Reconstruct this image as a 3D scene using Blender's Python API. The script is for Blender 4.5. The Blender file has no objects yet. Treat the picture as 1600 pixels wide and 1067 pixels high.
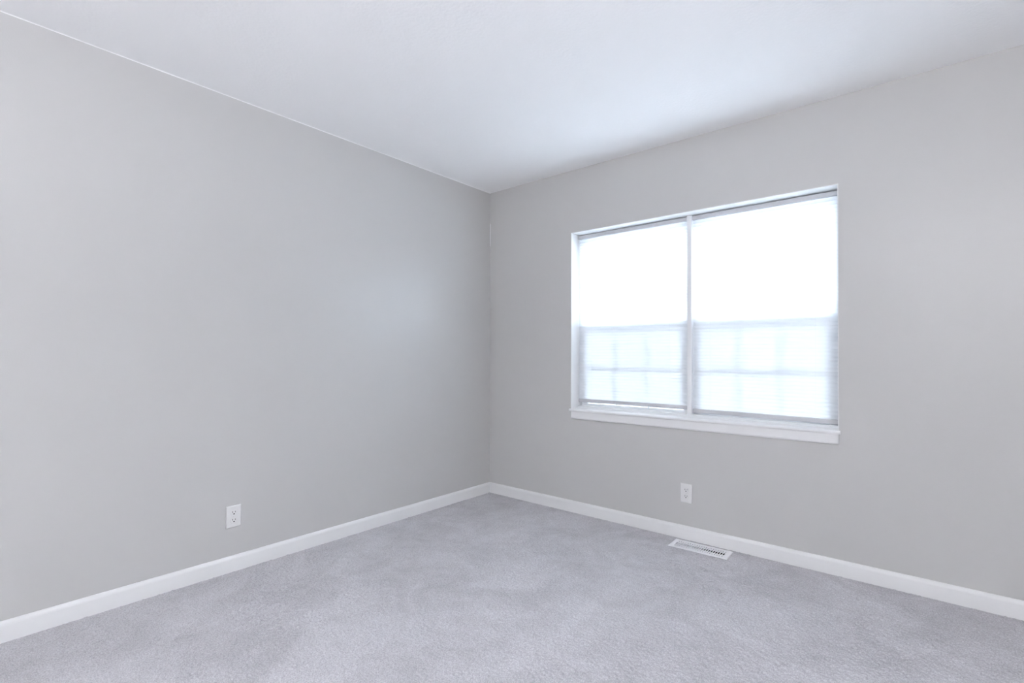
import bpy, bmesh, math, random
import numpy as np
from mathutils import Matrix, Vector
random.seed(7)
S = bpy.context.scene
C = S.collection

# ------------------------------------------------------------------ camera
F_PX, AXIS_Y, YAW, PITCH, ROLL = 779.01, 14.96, 0.69610, 0.00944, 0.00247
CAM = Vector((2.75178, -3.01314, 1.10974))
fwd = Vector((-math.sin(YAW), math.cos(YAW), 0)); rgt = Vector((math.cos(YAW), math.sin(YAW), 0)); up = Vector((0, 0, 1))
fwd, up = fwd * math.cos(PITCH) + up * math.sin(PITCH), up * math.cos(PITCH) - fwd * math.sin(PITCH)
rgt, up = rgt * math.cos(ROLL) + up * math.sin(ROLL), up * math.cos(ROLL) - rgt * math.sin(ROLL)
cd = bpy.data.cameras.new('camera'); cam = bpy.data.objects.new('camera', cd); C.objects.link(cam)
cd.sensor_width = 36.0; cd.lens = 36.0 * F_PX / 1600.0; cd.shift_y = AXIS_Y / 1600.0
cd.clip_start = 0.05
m = Matrix.Identity(4)
for i in range(3):
    m[i][0], m[i][1], m[i][2], m[i][3] = rgt[i], up[i], -fwd[i], CAM[i]
cam.matrix_world = m
S.camera = cam

# ------------------------------------------------------------------ light and exposure
SKY_STRENGTH, FILL_WATTS, FILL_BOWL_STRENGTH = 34.0, 138.0, 2.0  # sky, then disk and bowl of the added fill lamp
W = bpy.data.worlds.new('World'); S.world = W; W.use_nodes = True
nt = W.node_tree; bg = nt.nodes['Background']
tc = nt.nodes.new('ShaderNodeTexCoord'); sep = nt.nodes.new('ShaderNodeSeparateXYZ'); rp = nt.nodes.new('ShaderNodeValToRGB')
nt.links.new(tc.outputs['Generated'], sep.inputs[0])
mp = nt.nodes.new('ShaderNodeMapRange'); mp.inputs[1].default_value = -1; mp.inputs[2].default_value = 1
nt.links.new(sep.outputs['Z'], mp.inputs[0]); nt.links.new(mp.outputs[0], rp.inputs[0])
rp.color_ramp.elements[0].position = 0.46; rp.color_ramp.elements[0].color = (0.26, 0.31, 0.34, 1)
rp.color_ramp.elements[1].position = 0.56; rp.color_ramp.elements[1].color = (0.76, 0.865, 1.0, 1)
nt.links.new(rp.outputs[0], bg.inputs['Color']); bg.inputs['Strength'].default_value = SKY_STRENGTH
pl = bpy.data.lights.new('window_portal', 'AREA'); pl.shape = 'RECTANGLE'; pl.size = 1.7; pl.size_y = 1.36
po = bpy.data.objects.new('window_portal', pl); C.objects.link(po)
po.location = (1.593, 0.24, 1.364); po.rotation_euler = (-math.pi / 2, 0, 0); pl.cycles.is_portal = True
vs = S.view_settings
vs.view_transform = 'Standard'; vs.look = 'None'; vs.gamma = 1.0; vs.use_curve_mapping = False
vs.exposure = 0.0
S.cycles.max_bounces = 16; S.cycles.diffuse_bounces = 10; S.cycles.transmission_bounces = 12; S.cycles.transparent_max_bounces = 24
S.cycles.use_denoising = True; S.cycles.sample_clamp_indirect = 0.0; S.cycles.sample_clamp_direct = 0.0

# ------------------------------------------------------------------ materials
def mat(name, col, rough=0.5, spec=0.5, bump=None, metallic=0.0):
    """bump = (noise scale, strength, distance)"""
    M = bpy.data.materials.new(name); M.use_nodes = True
    n = M.node_tree.nodes; l = M.node_tree.links; b = n['Principled BSDF']
    b.inputs['Base Color'].default_value = (*col, 1); b.inputs['Roughness'].default_value = rough
    b.inputs['Specular IOR Level'].default_value = spec; b.inputs['Metallic'].default_value = metallic
    if bump:
        t = n.new('ShaderNodeTexCoord'); z = n.new('ShaderNodeTexNoise'); k = n.new('ShaderNodeBump')
        z.inputs['Scale'].default_value = bump[0]; z.inputs['Detail'].default_value = 4
        k.inputs['Strength'].default_value = bump[1]; k.inputs['Distance'].default_value = bump[2]
        l.new(t.outputs['Object'], z.inputs['Vector']); l.new(z.outputs['Fac'], k.inputs['Height']); l.new(k.outputs[0], b.inputs['Normal'])
    return M

WALL = mat('greige_wall_paint', (0.553, 0.547, 0.540), 0.33, 0.48, (160, 0.12, 0.002))
CEIL = mat('white_ceiling_paint', (0.94, 0.94, 0.94), 0.8, 0.2, (70, 0.35, 0.003))
TRIM = mat('white_trim_paint', (0.79, 0.79, 0.79), 0.35, 0.5, (25, 0.03, 0.002))
VINYL = mat('white_vinyl', (0.84, 0.85, 0.86), 0.4, 0.5, (40, 0.02, 0.001))
PLATE = mat('white_outlet_plastic', (0.73, 0.725, 0.72), 0.35, 0.5, (60, 0.02, 0.001))
RAIL = mat('white_enamelled_rail', (0.58, 0.58, 0.60), 0.4, 0.5, (60, 0.02, 0.001))
ENAMEL = mat('white_register_enamel', (0.84, 0.84, 0.86), 0.4, 0.5, (90, 0.03, 0.001))
DARK = mat('dark_void', (0.015, 0.015, 0.017), 0.8, 0.2, (50, 0.05, 0.001))
DUCT = mat('dark_duct_steel', (0.02, 0.02, 0.022), 0.6, 0.3, (40, 0.05, 0.001), 0.3)
STEEL = mat('painted_screw', (0.7, 0.7, 0.69), 0.35, 0.5, (90, 0.03, 0.001))
CORD = mat('white_cord', (0.8, 0.8, 0.8), 0.8, 0.2, (400, 0.2, 0.001))
LAWN = mat('outdoor_concrete', (0.48, 0.48, 0.47), 0.9, 0.1, (30, 0.5, 0.02))

def carpet_mat():
    M = bpy.data.materials.new('grey_carpet_pile'); M.use_nodes = True
    n = M.node_tree.nodes; l = M.node_tree.links; b = n['Principled BSDF']
    b.inputs['Roughness'].default_value = 1.0; b.inputs['Specular IOR Level'].default_value = 0.05
    b.inputs['Sheen Weight'].default_value = 0.15; b.inputs['Sheen Roughness'].default_value = 0.5
    t = n.new('ShaderNodeTexCoord')
    def noise(scale, detail, rough=0.5, dist=0.0):
        z = n.new('ShaderNodeTexNoise'); z.inputs['Scale'].default_value = scale; z.inputs['Detail'].default_value = detail
        z.inputs['Roughness'].default_value = rough; z.inputs['Distortion'].default_value = dist
        l.new(t.outputs['Object'], z.inputs['Vector']); return z
    fine = noise(210, 2, 0.6); brush = noise(3.4, 5, 0.6, 0.8); mid = noise(14, 3, 0.6)
    r1 = n.new('ShaderNodeValToRGB'); l.new(fine.outputs['Fac'], r1.inputs[0])
    r1.color_ramp.elements[0].position = 0.33; r1.color_ramp.elements[0].color = (0.395, 0.388, 0.404, 1)
    r1.color_ramp.elements[1].position = 0.66; r1.color_ramp.elements[1].color = (0.60, 0.59, 0.608, 1)
    r2 = n.new('ShaderNodeValToRGB'); l.new(brush.outputs['Fac'], r2.inputs[0])
    r2.color_ramp.elements[0].position = 0.36; r2.color_ramp.elements[0].color = (0.89, 0.89, 0.895, 1)
    r2.color_ramp.elements[1].position = 0.64; r2.color_ramp.elements[1].color = (1.06, 1.06, 1.07, 1)
    r3 = n.new('ShaderNodeValToRGB'); l.new(mid.outputs['Fac'], r3.inputs[0])
    r3.color_ramp.elements[0].position = 0.3; r3.color_ramp.elements[0].color = (0.95, 0.95, 0.95, 1)
    r3.color_ramp.elements[1].position = 0.7; r3.color_ramp.elements[1].color = (1.03, 1.03, 1.03, 1)
    def mul(a, c):
        x = n.new('ShaderNodeMix'); x.data_type = 'RGBA'; x.blend_type = 'MULTIPLY'; x.inputs[0].default_value = 1.0
        l.new(a, x.inputs[6]); l.new(c, x.inputs[7]); return x.outputs[2]
    l.new(mul(mul(r1.outputs[0], r2.outputs[0]), r3.outputs[0]), b.inputs['Base Color'])
    k = n.new('ShaderNodeBump'); k.inputs['Strength'].default_value = 0.25; k.inputs['Distance'].default_value = 0.003
    l.new(fine.outputs['Fac'], k.inputs['Height']); l.new(k.outputs[0], b.inputs['Normal'])
    return M
CARPET = carpet_mat()

def slat_mat():
    M = bpy.data.materials.new('translucent_white_slat'); M.use_nodes = True
    n = M.node_tree.nodes; l = M.node_tree.links; n.remove(n['Principled BSDF']); out = n['Material Output']
    d = n.new('ShaderNodeBsdfDiffuse'); d.inputs['Color'].default_value = (0.88, 0.89, 0.90, 1)
    t = n.new('ShaderNodeBsdfTranslucent'); t.inputs['Color'].default_value = (0.87, 0.89, 0.91, 1)
    g = n.new('ShaderNodeBsdfGlossy'); g.inputs['Roughness'].default_value = 0.35
    mx = n.new('ShaderNodeMixShader'); mx.inputs[0].default_value = 0.5
    m2 = n.new('ShaderNodeMixShader'); m2.inputs[0].default_value = 0.03
    l.new(d.outputs[0], mx.inputs[1]); l.new(t.outputs[0], mx.inputs[2])
    l.new(mx.outputs[0], m2.inputs[1]); l.new(g.outputs[0], m2.inputs[2]); l.new(m2.outputs[0], out.inputs[0])
    return M
SLAT = slat_mat()

def clear_mat(name, tint, glossy):
    M = bpy.data.materials.new(name); M.use_nodes = True
    n = M.node_tree.nodes; l = M.node_tree.links; n.remove(n['Principled BSDF']); out = n['Material Output']
    t = n.new('ShaderNodeBsdfTransparent'); t.inputs['Color'].default_value = (*tint, 1)
    g = n.new('ShaderNodeBsdfGlossy'); g.inputs['Roughness'].default_value = 0.02
    f = n.new('ShaderNodeFresnel'); f.inputs['IOR'].default_value = 1.45
    k = n.new('ShaderNodeMath'); k.operation = 'MULTIPLY'; k.inputs[1].default_value = glossy
    mx = n.new('ShaderNodeMixShader'); l.new(f.outputs[0], k.inputs[0]); l.new(k.outputs[0], mx.inputs[0])
    l.new(t.outputs[0], mx.inputs[1]); l.new(g.outputs[0], mx.inputs[2]); l.new(mx.outputs[0], out.inputs[0])
    return M
GLASS = clear_mat('window_glass', (0.955, 0.97, 0.975), 1.0)

def screen_mat():
    M = bpy.data.materials.new('grey_insect_mesh'); M.use_nodes = True
    n = M.node_tree.nodes; l = M.node_tree.links; b = n['Principled BSDF']; out = n['Material Output']
    b.inputs['Base Color'].default_value = (0.10, 0.11, 0.12, 1); b.inputs['Roughness'].default_value = 0.6
    t = n.new('ShaderNodeBsdfTransparent'); mx = n.new('ShaderNodeMixShader'); mx.inputs[0].default_value = 0.60
    l.new(t.outputs[0], mx.inputs[1]); l.new(b.outputs[0], mx.inputs[2]); l.new(mx.outputs[0], out.inputs[0])
    return M
SCREEN = screen_mat()

# ------------------------------------------------------------------ mesh helpers
def link(name, bm, material, parent=None, smooth=False):
    me = bpy.data.meshes.new(name); bmesh.ops.recalc_face_normals(bm, faces=bm.faces); bm.to_mesh(me); bm.free()
    me.materials.append(material)
    if smooth:
        for p in me.polygons: p.use_smooth = True
    o = bpy.data.objects.new(name, me); C.objects.link(o)
    if parent: o.parent = parent
    return o

def box(bm, x0, x1, y0, y1, z0, z1, bev=0.0, seg=2):
    r = bmesh.ops.create_cube(bm, size=1.0); vs_ = r['verts']
    for v in vs_:
        v.co = Vector(((x0 + x1) / 2 + v.co.x * (x1 - x0), (y0 + y1) / 2 + v.co.y * (y1 - y0), (z0 + z1) / 2 + v.co.z * (z1 - z0)))
    if bev:
        es = list({e for v in vs_ for e in v.link_edges})
        bmesh.ops.bevel(bm, geom=es, offset=bev, segments=seg, profile=0.5, affect='EDGES')

def one_box(name, material, parent, *a, **k):
    bm = bmesh.new(); box(bm, *a, **k); return link(name, bm, material, parent)

def slab_with_hole(name, material, u, v, w, put):
    """solid slab; u, v = (outer0, hole0, hole1, outer1); w = (w0, w1); put maps (u,v,w) to a point"""
    bm = bmesh.new(); V = {}
    for k in range(2):
        for i in range(4):
            for j in range(4): V[i, j, k] = bm.verts.new(put(u[i], v[j], w[k]))
    for k in range(2):
        for i in range(3):
            for j in range(3):
                if (i, j) != (1, 1): bm.faces.new([V[i, j, k], V[i + 1, j, k], V[i + 1, j + 1, k], V[i, j + 1, k]])
    def side(a, b): bm.faces.new([V[(*a, 0)], V[(*b, 0)], V[(*b, 1)], V[(*a, 1)]])
    for i in range(3): side((i, 0), (i + 1, 0)); side((i, 3), (i + 1, 3)); side((0, i), (0, i + 1)); side((3, i), (3, i + 1))
    ring = [(1, 1), (2, 1), (2, 2), (1, 2)]
    for i in range(4): side(ring[i], ring[(i + 1) % 4])
    return link(name, bm, material)

def prism(bm, prof, put, t0, t1):
    """closed profile [(a,b)...] swept from t0 to t1; put(a,b,t) -> point; t0/t1 may be functions of a for mitres"""
    f0 = t0 if callable(t0) else (lambda a: t0); f1 = t1 if callable(t1) else (lambda a: t1)
    A = [bm.verts.new(put(a, b, f0(a))) for a, b in prof]; B = [bm.verts.new(put(a, b, f1(a))) for a, b in prof]
    n = len(prof)
    for i in range(n): bm.faces.new([A[i], A[(i + 1) % n], B[(i + 1) % n], B[i]])
    bm.faces.new(A); bm.faces.new(B)

def structure(o): o['kind'] = 'structure'; return o
def thing(name, label, cat, loc=(0, 0, 0), rot=(0, 0, 0), group=None):
    o = bpy.data.objects.new(name, None); C.objects.link(o); o.empty_display_size = 0.05
    o.location = loc; o.rotation_euler = rot; o['label'] = label; o['category'] = cat
    if group: o['group'] = group
    return o
def copy_tree(o, parent=None):
    c = o.copy(); C.objects.link(c)
    if parent: c.parent = parent
    for ch in list(o.children): copy_tree(ch, c)
    return c

# ------------------------------------------------------------------ the room
RX, RY, RH, TH = 4.30, -4.90, 2.44, 0.20
WX0, WX1, WZ0, WZ1 = 0.785, 2.401, 0.712, 1.993          # rough opening in the window wall
REG = (1.738, -0.1085, math.radians(1.4))               # floor register centre and turn
def carpet_floor():
    """cut-pile carpet: a fine height field of tufts, with an opening for the register"""
    g = np.random.default_rng(11); st = 0.0036
    xs = np.concatenate([np.arange(0, 3.35, st), np.linspace(3.37, RX, 12)])
    ys = np.concatenate([np.linspace(RY, -3.12, 16), np.arange(-3.10, 0.0, st), [0.0]])
    nx, ny = len(xs), len(ys)
    def blur(a):
        for ax in (0, 1): a = (np.roll(a, 1, ax) + 1.6 * a + np.roll(a, -1, ax)) / 3.6
        return a
    h = blur(g.standard_normal((ny, nx))); h = np.clip(h / h.std(), -2.2, 2.2) * 0.0012
    X, Y = np.meshgrid(xs, ys)
    X = X + g.uniform(-0.0008, 0.0008, X.shape) * (X > 0.001) * (X < RX - 0.001); Y = Y + g.uniform(-0.0008, 0.0008, Y.shape) * (Y < -0.001)
    co = np.stack([X, Y, h], -1).reshape(-1, 3).astype(np.float32)
    I = np.arange(ny * nx).reshape(ny, nx)
    q = np.stack([I[:-1, :-1], I[:-1, 1:], I[1:, 1:], I[1:, :-1]], -1).reshape(-1, 4)
    cx = ((X[:-1, :-1] + X[1:, 1:]) / 2).ravel() - REG[0]; cy = ((Y[:-1, :-1] + Y[1:, 1:]) / 2).ravel() - REG[1]
    q = q[~((np.abs(cx) < 0.142) & (np.abs(cy) < 0.05))]
    me = bpy.data.meshes.new('floor'); n = len(q)
    me.vertices.add(len(co)); me.vertices.foreach_set('co', co.ravel())
    me.loops.add(n * 4); me.loops.foreach_set('vertex_index', q.ravel().astype(np.int32))
    me.polygons.add(n); me.polygons.foreach_set('loop_start', np.arange(0, n * 4, 4, dtype=np.int32))
    me.update(calc_edges=True); me.validate(); me.materials.append(CARPET)
    me.polygons.foreach_set('use_smooth', np.ones(n, dtype=bool))
    o = bpy.data.objects.new('floor', me); C.objects.link(o); return o
structure(carpet_floor())
structure(slab_with_hole('subfloor', DUCT, (0, REG[0] - 0.146, REG[0] + 0.146, RX), (RY, REG[1] - 0.054, REG[1] + 0.054, 0), (-0.05, -0.008), lambda a, b, c: (a, b, c)))
structure(one_box('ceiling', CEIL, None, 0, RX, RY, 0, RH, RH + 0.1))
structure(slab_with_hole('wall_back', WALL, (-TH, WX0, WX1, RX + TH), (-0.1, WZ0, WZ1, RH + 0.1), (0, TH), lambda a, b, c: (a, c, b)))
structure(one_box('wall_left', WALL, None, -TH, 0, RY - TH, 0, -0.1, RH + 0.1))
structure(one_box('wall_right', WALL, None, RX, RX + TH, RY - TH, 0, -0.1, RH + 0.1))
structure(one_box('wall_front', WALL, None, 0, RX, RY - TH, RY, -0.1, RH + 0.1))

# baseboards with an eased, stepped-back top edge
BH, BT = 0.0805, 0.014
prof = [(0, 0), (BT, 0), (BT, BH - 0.016), (BT - 0.0015, BH - 0.010), (BT - 0.005, BH - 0.004), (BT - 0.008, BH - 0.001), (BT - 0.010, BH), (0, BH)]
bm = bmesh.new(); prism(bm, prof, lambda a, b, t: (a, t, b), RY, lambda a: -a); structure(link('baseboard_left', bm, TRIM))
bm = bmesh.new(); prism(bm, prof, lambda a, b, t: (t, -a, b), lambda a: a, lambda a: RX - a); structure(link('baseboard_back', bm, TRIM))
bm = bmesh.new(); prism(bm, prof, lambda a, b, t: (RX - a, t, b), RY, lambda a: -a); structure(link('baseboard_right', bm, TRIM))
# painter's caulk lines: along the top of the left wall and a short bead in the corner
bm = bmesh.new(); prism(bm, [(0, 0), (0.002, 0), (0.0015, -0.001), (0.0006, -0.0028), (0, -0.0032)], lambda a, b, t: (a, t, RH + b), RY, 0.0)
structure(link('trim_1', bm, CEIL))
bm = bmesh.new(); prism(bm, [(0, 0), (0.0035, 0), (0, -0.0035)], lambda a, b, t: (a, b, t), 2.005, 2.19)
structure(link('trim_2', bm, TRIM))

# ------------------------------------------------------------------ the window
win = bpy.data.objects.new('window_1', None); C.objects.link(win); structure(win); win.empty_display_size = 0.1
win.location = (0, 0, 0)
J = 0.004                                               # jamb liner thickness
SILL = 0.7335                                           # top of the stool
POST = (1.590, 1.6245)
bm = bmesh.new()
box(bm, WX0, WX0 + J, -0.0015, TH, SILL, WZ1); box(bm, WX1 - J, WX1, -0.0015, TH, SILL, WZ1); box(bm, WX0 + J, WX1 - J, -0.0015, TH, WZ1 - J, WZ1)
link('jamb', bm, TRIM, win)
# stool with rounded nosing and small horns, apron below it
bm = bmesh.new()
box(bm, WX0 + 0.0005, WX1 - 0.0005, -0.002, 0.12, WZ0, SILL)
sp = [(0.0, SILL), (-0.012, SILL), (-0.0165, SILL - 0.003), (-0.018, SILL - 0.009), (-0.0165, SILL - 0.015), (-0.012, SILL - 0.0185), (0.0, SILL - 0.0185)]
prism(bm, sp, lambda a, b, t: (t, a, b), WX0 - 0.006, WX1 + 0.006)
link('stool', bm, TRIM, win)
ap = [(0, SILL - 0.0185), (-0.013, SILL - 0.0185), (-0.013, 0.672), (-0.011, 0.666), (-0.006, 0.6625), (0, 0.6615)]
bm = bmesh.new(); prism(bm, ap, lambda a, b, t: (t, a, b), WX0 + 0.008, WX1 - 0.002); bmesh.ops.bevel(bm, geom=[e for e in bm.edges if abs(e.verts[0].co.y - e.verts[1].co.y) < 1e-6 and abs(e.verts[0].co.x - e.verts[1].co.x) < 1e-6 and e.verts[0].co.y < -0.01], offset=0.003, segments=2, affect='EDGES')
link('apron', bm, TRIM, win)
# vinyl frame: inner sill track, head, sides, centre post
bm = bmesh.new()
box(bm, WX0 + J, WX1 - J, 0.083, TH, SILL, 0.7485, 0.0015); link('sill_track', bm, VINYL, win)
bm = bmesh.new()
for x0, x1 in ((WX0 + J, WX0 + J + 0.016), (WX1 - J - 0.016, WX1 - J)): box(bm, x0, x1, 0.115, TH, 0.7485, WZ1 - J)
box(bm, WX0 + J + 0.016, WX1 - J - 0.016, 0.115, TH, WZ1 - J - 0.022, WZ1 - J)
link('window_frame', bm, VINYL, win)
one_box('mullion', VINYL, win, POST[0] + 0.003, POST[1] - 0.003, 0.078, TH, 0.7485, WZ1 - J, bev=0.002)
units = ((WX0 + J + 0.016, POST[0] + 0.003), (POST[1] - 0.003, WX1 - J - 0.016))
def sash(x0, x1, z0, z1, y0, y1, st, bot, top, cols, rows):
    bm = bmesh.new()
    box(bm, x0, x0 + st, y0, y1, z0, z1); box(bm, x1 - st, x1, y0, y1, z0, z1)
    box(bm, x0 + st, x1 - st, y0, y1, z0, z0 + bot); box(bm, x0 + st, x1 - st, y0, y1, z1 - top, z1)
    s = link('sash', bm, VINYL, win)
    ym = (y0 + y1) / 2; gx0, gx1, gz0, gz1 = x0 + st, x1 - st, z0 + bot, z1 - top
    one_box('pane', GLASS, s, gx0, gx1, ym - 0.002, ym + 0.002, gz0, gz1)
    for i in range(1, cols):
        c = gx0 + (gx1 - gx0) * i / cols; one_box('muntin', VINYL, s, c - 0.005, c + 0.005, y0 + 0.003, ym - 0.002, gz0, gz1)
    for i in range(1, rows):
        c = gz0 + (gz1 - gz0) * i / rows; one_box('muntin', VINYL, s, gx0, gx1, y0 + 0.0025, ym - 0.002, c - 0.009, c + 0.009)
for x0, x1 in units:
    sash(x0, x1, 0.7485, 1.345, 0.122, 0.150, 0.042, 0.016, 0.056, 3, 2)
    sash(x0, x1, 1.310, WZ1 - J - 0.022, 0.152, 0.180, 0.045, 0.035, 0.062, 3, 2)
    one_box('insect_screen', SCREEN, win, x0 + 0.002, x1 - 0.002, 0.188, 0.1885, 0.7485, 1.33)
structure(one_box('outdoor_ground', LAWN, None, -14, 18, 0.6, 30, -0.5, -0.3))

# ------------------------------------------------------------------ mini blinds
def blind(name, label, x0, x1, zl, zr):
    """headrail, slats, bottom rail (its underside at zl on the left end, zr on the right), cords"""
    xm = (x0 + x1) / 2; w = x1 - x0; Y = 0.097
    t = thing(name, label, 'window blind', (xm, Y, zl))
    X0, X1 = -w / 2, w / 2
    ztop = 1.9825 - zl
    bm = bmesh.new()                                    # U-shaped metal headrail with end caps
    box(bm, X0, X1, -0.0125, 0.0125, ztop - 0.024, ztop, 0.0015)
    link('headrail', bm, RAIL, t)
    tilt = (zr - zl) / w
    rh, pitch, sw, ang, crown = 0.0255, 0.0205, 0.0250, math.radians(74), 0.0026
    bm = bmesh.new(); z0 = rh + 0.012; n = int((ztop - 0.030 - z0) / pitch) + 1
    for k in range(n):
        f = 1 - k / n; zc = z0 + k * pitch; N = 6; rows = []
        for i in range(N + 1):
            s = i / N - 0.5; a = s * sw; b = crown * (1 - 4 * s * s)
            y = a * math.cos(ang) - b * math.sin(ang); z = a * math.sin(ang) + b * math.cos(ang)
            jl = random.uniform(-0.0005, 0.0005)
            rows.append((bm.verts.new((X0 + 0.0015, y, zc + z + jl)), bm.verts.new((X1 - 0.0015, y, zc + z + tilt * w * f * f + jl))))
        for i in range(N): bm.faces.new([rows[i][0], rows[i][1], rows[i + 1][1], rows[i + 1][0]])
    link('slats', bm, SLAT, t, smooth=True)
    bm = bmesh.new(); box(bm, X0, X1, -0.011, 0.011, 0, rh, 0.003)
    for v in bm.verts: v.co.z += tilt * (v.co.x - X0)
    link('bottom_rail', bm, RAIL, t)
    for fx in (0.14, 0.86):
        bm = bmesh.new(); x = X0 + fx * w
        for y in (-0.0125, 0.0118): box(bm, x - 0.0005, x + 0.0005, y, y + 0.0007, 0.02 + tilt * fx * w, ztop - 0.02)
        link('ladder_cord', bm, CORD, t)
    return t
blind('window_blind', 'white mini blind on the left half of the window, nearer the room corner', 0.7945, POST[0] - 0.0005, 0.7755, 0.7755)
blind('window_blind', 'white mini blind on the right half of the window, bottom rail resting on sill', POST[1] + 0.0005, 2.3945, 0.7600, 0.7530)

# ------------------------------------------------------------------ outlets
def outlet(name, label, loc, rot, w, h):
    """built facing -Y, plate back on the local plane y = 0"""
    t = thing(name, label, 'outlet', loc, rot, 'wall outlets')
    bm = bmesh.new(); T = 0.0055                        # plate with sloped edges
    rings = []
    for dx, y in ((0, 0), (0, -0.002), (0.0015, -0.0042), (0.004, -0.0052), (0.007, -T)):
        rings.append([bm.verts.new((sx * (w / 2 - dx), y, sz * (h / 2 - dx))) for sx, sz in ((-1, -1), (1, -1), (1, 1), (-1, 1))])
    for a, b in zip(rings, rings[1:]):
        for i in range(4): bm.faces.new([a[i], a[(i + 1) % 4], b[(i + 1) % 4], b[i]])
    bm.faces.new(rings[-1]); bm.faces.new(rings[0])
    link('cover_plate', bm, PLATE, t)
    for zc in (0.0195, -0.0195):
        bm = bmesh.new(); N = 24; fr = []; bk = []; rr = []
        for i in range(N):
            a = 2 * math.pi * i / N; x = 0.0172 * math.cos(a); z = max(-0.0135, min(0.0135, 0.0172 * math.sin(a)))
            fr.append(bm.verts.new((x * 0.95, -T - 0.0018, zc + z * 0.95))); rr.append(bm.verts.new((x, -T - 0.0010, zc + z))); bk.append(bm.verts.new((x, -T + 0.001, zc + z)))
        for i in range(N):
            j = (i + 1) % N; bm.faces.new([bk[i], bk[j], rr[j], rr[i]]); bm.faces.new([rr[i], rr[j], fr[j], fr[i]])
        bm.faces.new(fr); bm.faces.new(bk)
        r = link('receptacle', bm, PLATE, t)
        yf = -T - 0.0018
        one_box('slot', DARK, r, -0.0077, -0.0051, yf - 0.0002, yf + 0.001, zc + 0.0005, zc + 0.0085)
        one_box('slot', DARK, r, 0.0051, 0.0075, yf - 0.0002, yf + 0.001, zc + 0.0010, zc + 0.0080)
        bm = bmesh.new(); a_ = []; b_ = []
        for i in range(14):
            q = 2 * math.pi * i / 14; x = 0.0034 * math.cos(q); z = max(-0.0022, 0.0034 * math.sin(q)) - 0.0060
            a_.append(bm.verts.new((x, yf - 0.0002, zc + z))); b_.append(bm.verts.new((x, yf + 0.001, zc + z)))
        for i in range(14): bm.faces.new([a_[i], a_[(i + 1) % 14], b_[(i + 1) % 14], b_[i]])
        bm.faces.new(a_); bm.faces.new(b_); link('ground_hole', bm, DARK, r)
    bm = bmesh.new(); bmesh.ops.create_uvsphere(bm, u_segments=12, v_segments=6, radius=0.0032)
    for v in bm.verts: v.co = Vector((v.co.x, -T + v.co.y * 0.35, v.co.z))
    link('screw', bm, STEEL, t, smooth=True)
    return t
outlet('power_outlet', 'white two-socket power outlet low on the wide left wall', (0, -1.9549, 0.2795), (0, 0, math.pi / 2), 0.074, 0.112)
outlet('power_outlet', 'white two-socket power outlet on the wall beneath the window', (1.6180, 0, 0.2768), (0, 0, 0), 0.069, 0.115)

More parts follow.
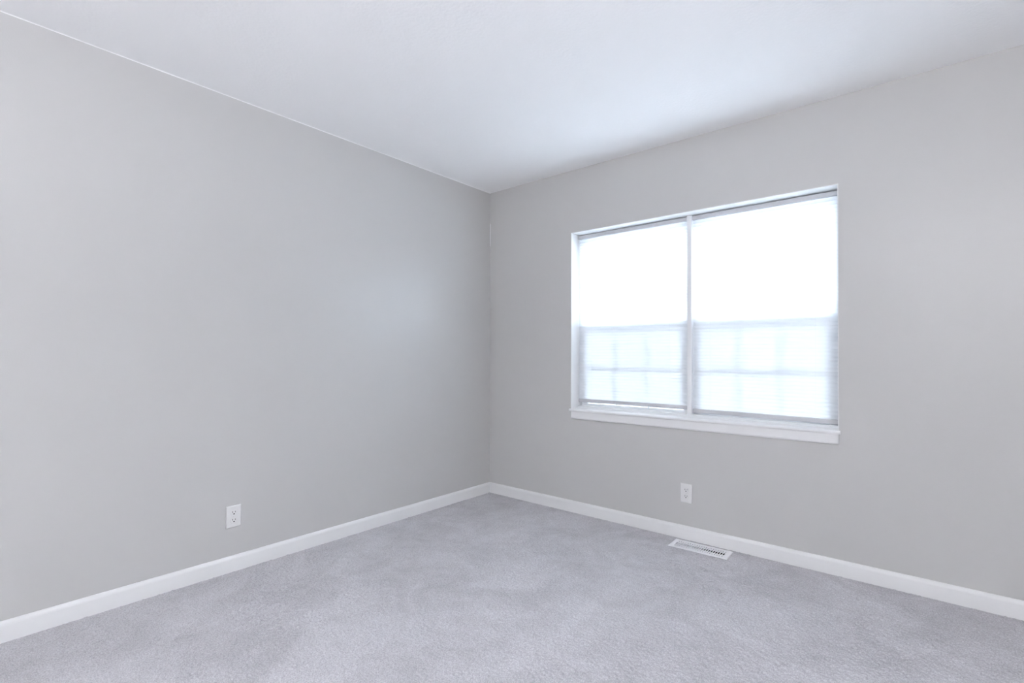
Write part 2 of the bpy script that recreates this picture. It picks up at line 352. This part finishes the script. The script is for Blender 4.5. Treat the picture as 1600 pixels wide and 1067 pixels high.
# ------------------------------------------------------------------ floor register
def register():
    t = thing('floor_register', 'white metal floor vent with three rows of slots beside the baseboard', 'floor vent', (REG[0], REG[1], 0.0018), (0, 0, REG[2]))
    L, Wd, H = 0.328, 0.136, 0.0045
    rows = [(0.031, 0.012), (-0.006, 0.037), (-0.041, 0.011)]; NS = 21; P = 0.0132; SW = 0.0092
    ys = [0.044, 0.0165, -0.0285, -0.052]                # row boundaries
    xa = -NS * P / 2; xs = [xa + i * P for i in range(NS + 1)]
    bm = bmesh.new(); cache = {}
    def V(x, y, z):
        k = (round(x, 6), round(y, 6), round(z, 6))
        if k not in cache: cache[k] = bm.verts.new((x, y, z))
        return cache[k]
    for r, (yc, sh) in enumerate(rows):
        y1, y0 = ys[r], ys[r + 1]
        for c in range(NS):
            cx0, cx1 = xs[c], xs[c + 1]; cx = (cx0 + cx1) / 2; cy = (y0 + y1) / 2; N = 16; inn = []; out = []; low = []
            for i in range(N):
                a = 2 * math.pi * (i + 0.5) / N; ca, sa = math.cos(a), math.sin(a)
                rr = SW / 2; ex = rr * ca; ey = rr * sa + (sh / 2 - rr) * (1 if sa > 0 else -1)
                inn.append(V(cx + ex, yc + ey, H)); low.append(V(cx + ex, yc + ey, H - 0.0022))
                tx, ty = ca * (cx1 - cx0) / 2, sa * (y1 - y0) / 2; m_ = max(abs(ca), abs(sa)); out.append((cx + tx / m_, cy + ty / m_))
            corners = {1: (cx1, y1), 5: (cx0, y1), 9: (cx0, y0), 13: (cx1, y0)}
            ov = [V(x, y, H) for x, y in out]
            for i in range(N):
                j = (i + 1) % N
                bm.faces.new([inn[i], inn[j], low[j], low[i]])
                if i in corners: bm.faces.new([inn[i], ov[i], V(*corners[i], H), ov[j], inn[j]])
                else: bm.faces.new([inn[i], ov[i], ov[j], inn[j]])
    gx0, gx1, gy0, gy1 = xs[0], xs[-1], ys[-1], ys[0]
    rim = [(L / 2 - 0.006, Wd / 2 - 0.006, H), (L / 2 - 0.001, Wd / 2 - 0.001, 0.0025), (L / 2, Wd / 2, 0.0003)]
    R = [[bm.verts.new((sx * a, sy * b, z)) for sx, sy in ((-1, -1), (1, -1), (1, 1), (-1, 1))] for a, b, z in rim]
    G = [bm.verts.new(p) for p in ((gx0, gy0, H), (gx1, gy0, H), (gx1, gy1, H), (gx0, gy1, H))]
    for a, b in zip([G] + R, R):
        for i in range(4): bm.faces.new([a[i], a[(i + 1) % 4], b[(i + 1) % 4], b[i]])
    link('faceplate', bm, ENAMEL, t)
    bm = bmesh.new()                                    # fanned louvres under the slots
    for c in range(NS + 1):
        x = xs[c]; lean = 0.30 + 0.46 * (x / (NS * P / 2)); d = 0.012
        top = Vector((x, 0, H - 0.0024)); bot = top + Vector((-math.sin(lean) * d, 0, -math.cos(lean) * d))
        a = [bm.verts.new((p.x + s, y, p.z)) for p in (top, bot) for s in (-0.0004, 0.0004) for y in (gy0, gy1 - 0.002)]
        for f in ((0, 1, 3, 2), (4, 5, 7, 6), (0, 1, 5, 4), (2, 3, 7, 6), (0, 2, 6, 4), (1, 3, 7, 5)): bm.faces.new([a[i] for i in f])
    link('louvres', bm, ENAMEL, t)
    bm = bmesh.new()                                    # sheet-steel boot below the floor, open at the top
    x0, x1, y0, y1, z0, z1 = -0.14, 0.14, -0.048, 0.048, -0.16, -0.0045
    v = [bm.verts.new(p) for p in ((x0, y0, z0), (x1, y0, z0), (x1, y1, z0), (x0, y1, z0), (x0, y0, z1), (x1, y0, z1), (x1, y1, z1), (x0, y1, z1))]
    bm.faces.new(v[:4])
    for i in range(4): bm.faces.new([v[i], v[(i + 1) % 4], v[4 + (i + 1) % 4], v[4 + i]])
    link('duct_boot', bm, DUCT, t)
    return t
register()

# ------------------------------------------------------------------ added fill light, shaped as an uplighter, unseen behind the camera
def glow(name, strength):
    E = bpy.data.materials.new(name); E.use_nodes = True
    b = E.node_tree.nodes['Principled BSDF']; b.inputs['Base Color'].default_value = (0.9, 0.9, 0.9, 1); b.inputs['Roughness'].default_value = 0.4
    b.inputs['Emission Color'].default_value = (0.95, 0.95, 1.0, 1); b.inputs['Emission Strength'].default_value = strength
    return E

def lathe(name, pr, m_, parent):
    bm = bmesh.new(); N = 40
    rg = [[bm.verts.new((r * math.cos(2 * math.pi * i / N), r * math.sin(2 * math.pi * i / N), z)) for i in range(N)] for r, z in pr]
    for a, c in zip(rg, rg[1:]):
        for i in range(N): bm.faces.new([a[i], a[(i + 1) % N], c[(i + 1) % N], c[i]])
    bm.faces.new(rg[0]); bm.faces.new(rg[-1]); return link(name, bm, m_, parent)

def added_fill_lamp(loc, h):
    """h = height of the bowl's foot"""
    t = thing('added_fill_lamp', 'added fill light in the form of a white uplighter, unseen behind the camera', 'floor lamp', loc)
    lathe('base', [(0.145, 0.001), (0.145, 0.018), (0.13, 0.026), (0.03, 0.034)], TRIM, t)
    lathe('pole', [(0.0125, 0.034), (0.0125, h)], TRIM, t)
    b0 = [(0.02 + 0.18 * math.sin(k * math.pi / 16), h + 0.14 * (1 - math.cos(k * math.pi / 16))) for k in range(9)]
    lathe('bowl', b0 + [(r - 0.004 if r > 0.03 else r, z + 0.005) for r, z in reversed(b0)], glow('fill_lamp_bowl', FILL_BOWL_STRENGTH), t)
    lathe('bulb', [(0.012, h + 0.006), (0.03, h + 0.04), (0.045, h + 0.08), (0.045, h + 0.11), (0.03, h + 0.137), (0.01, h + 0.148)], glow('fill_lamp_bulb', 20.0 if FILL_WATTS else 0.0), t)
    ld = bpy.data.lights.new('fill_uplight', 'AREA'); ld.shape = 'DISK'; ld.size = 0.30; ld.energy = FILL_WATTS; ld.color = (0.935, 0.945, 1.0)
    lo = bpy.data.objects.new('fill_uplight', ld); C.objects.link(lo); lo.parent = t; lo.location = (0, 0, h + 0.152); lo.rotation_euler = (math.pi, 0, 0)
added_fill_lamp((3.15, -4.3, 0), 1.25)
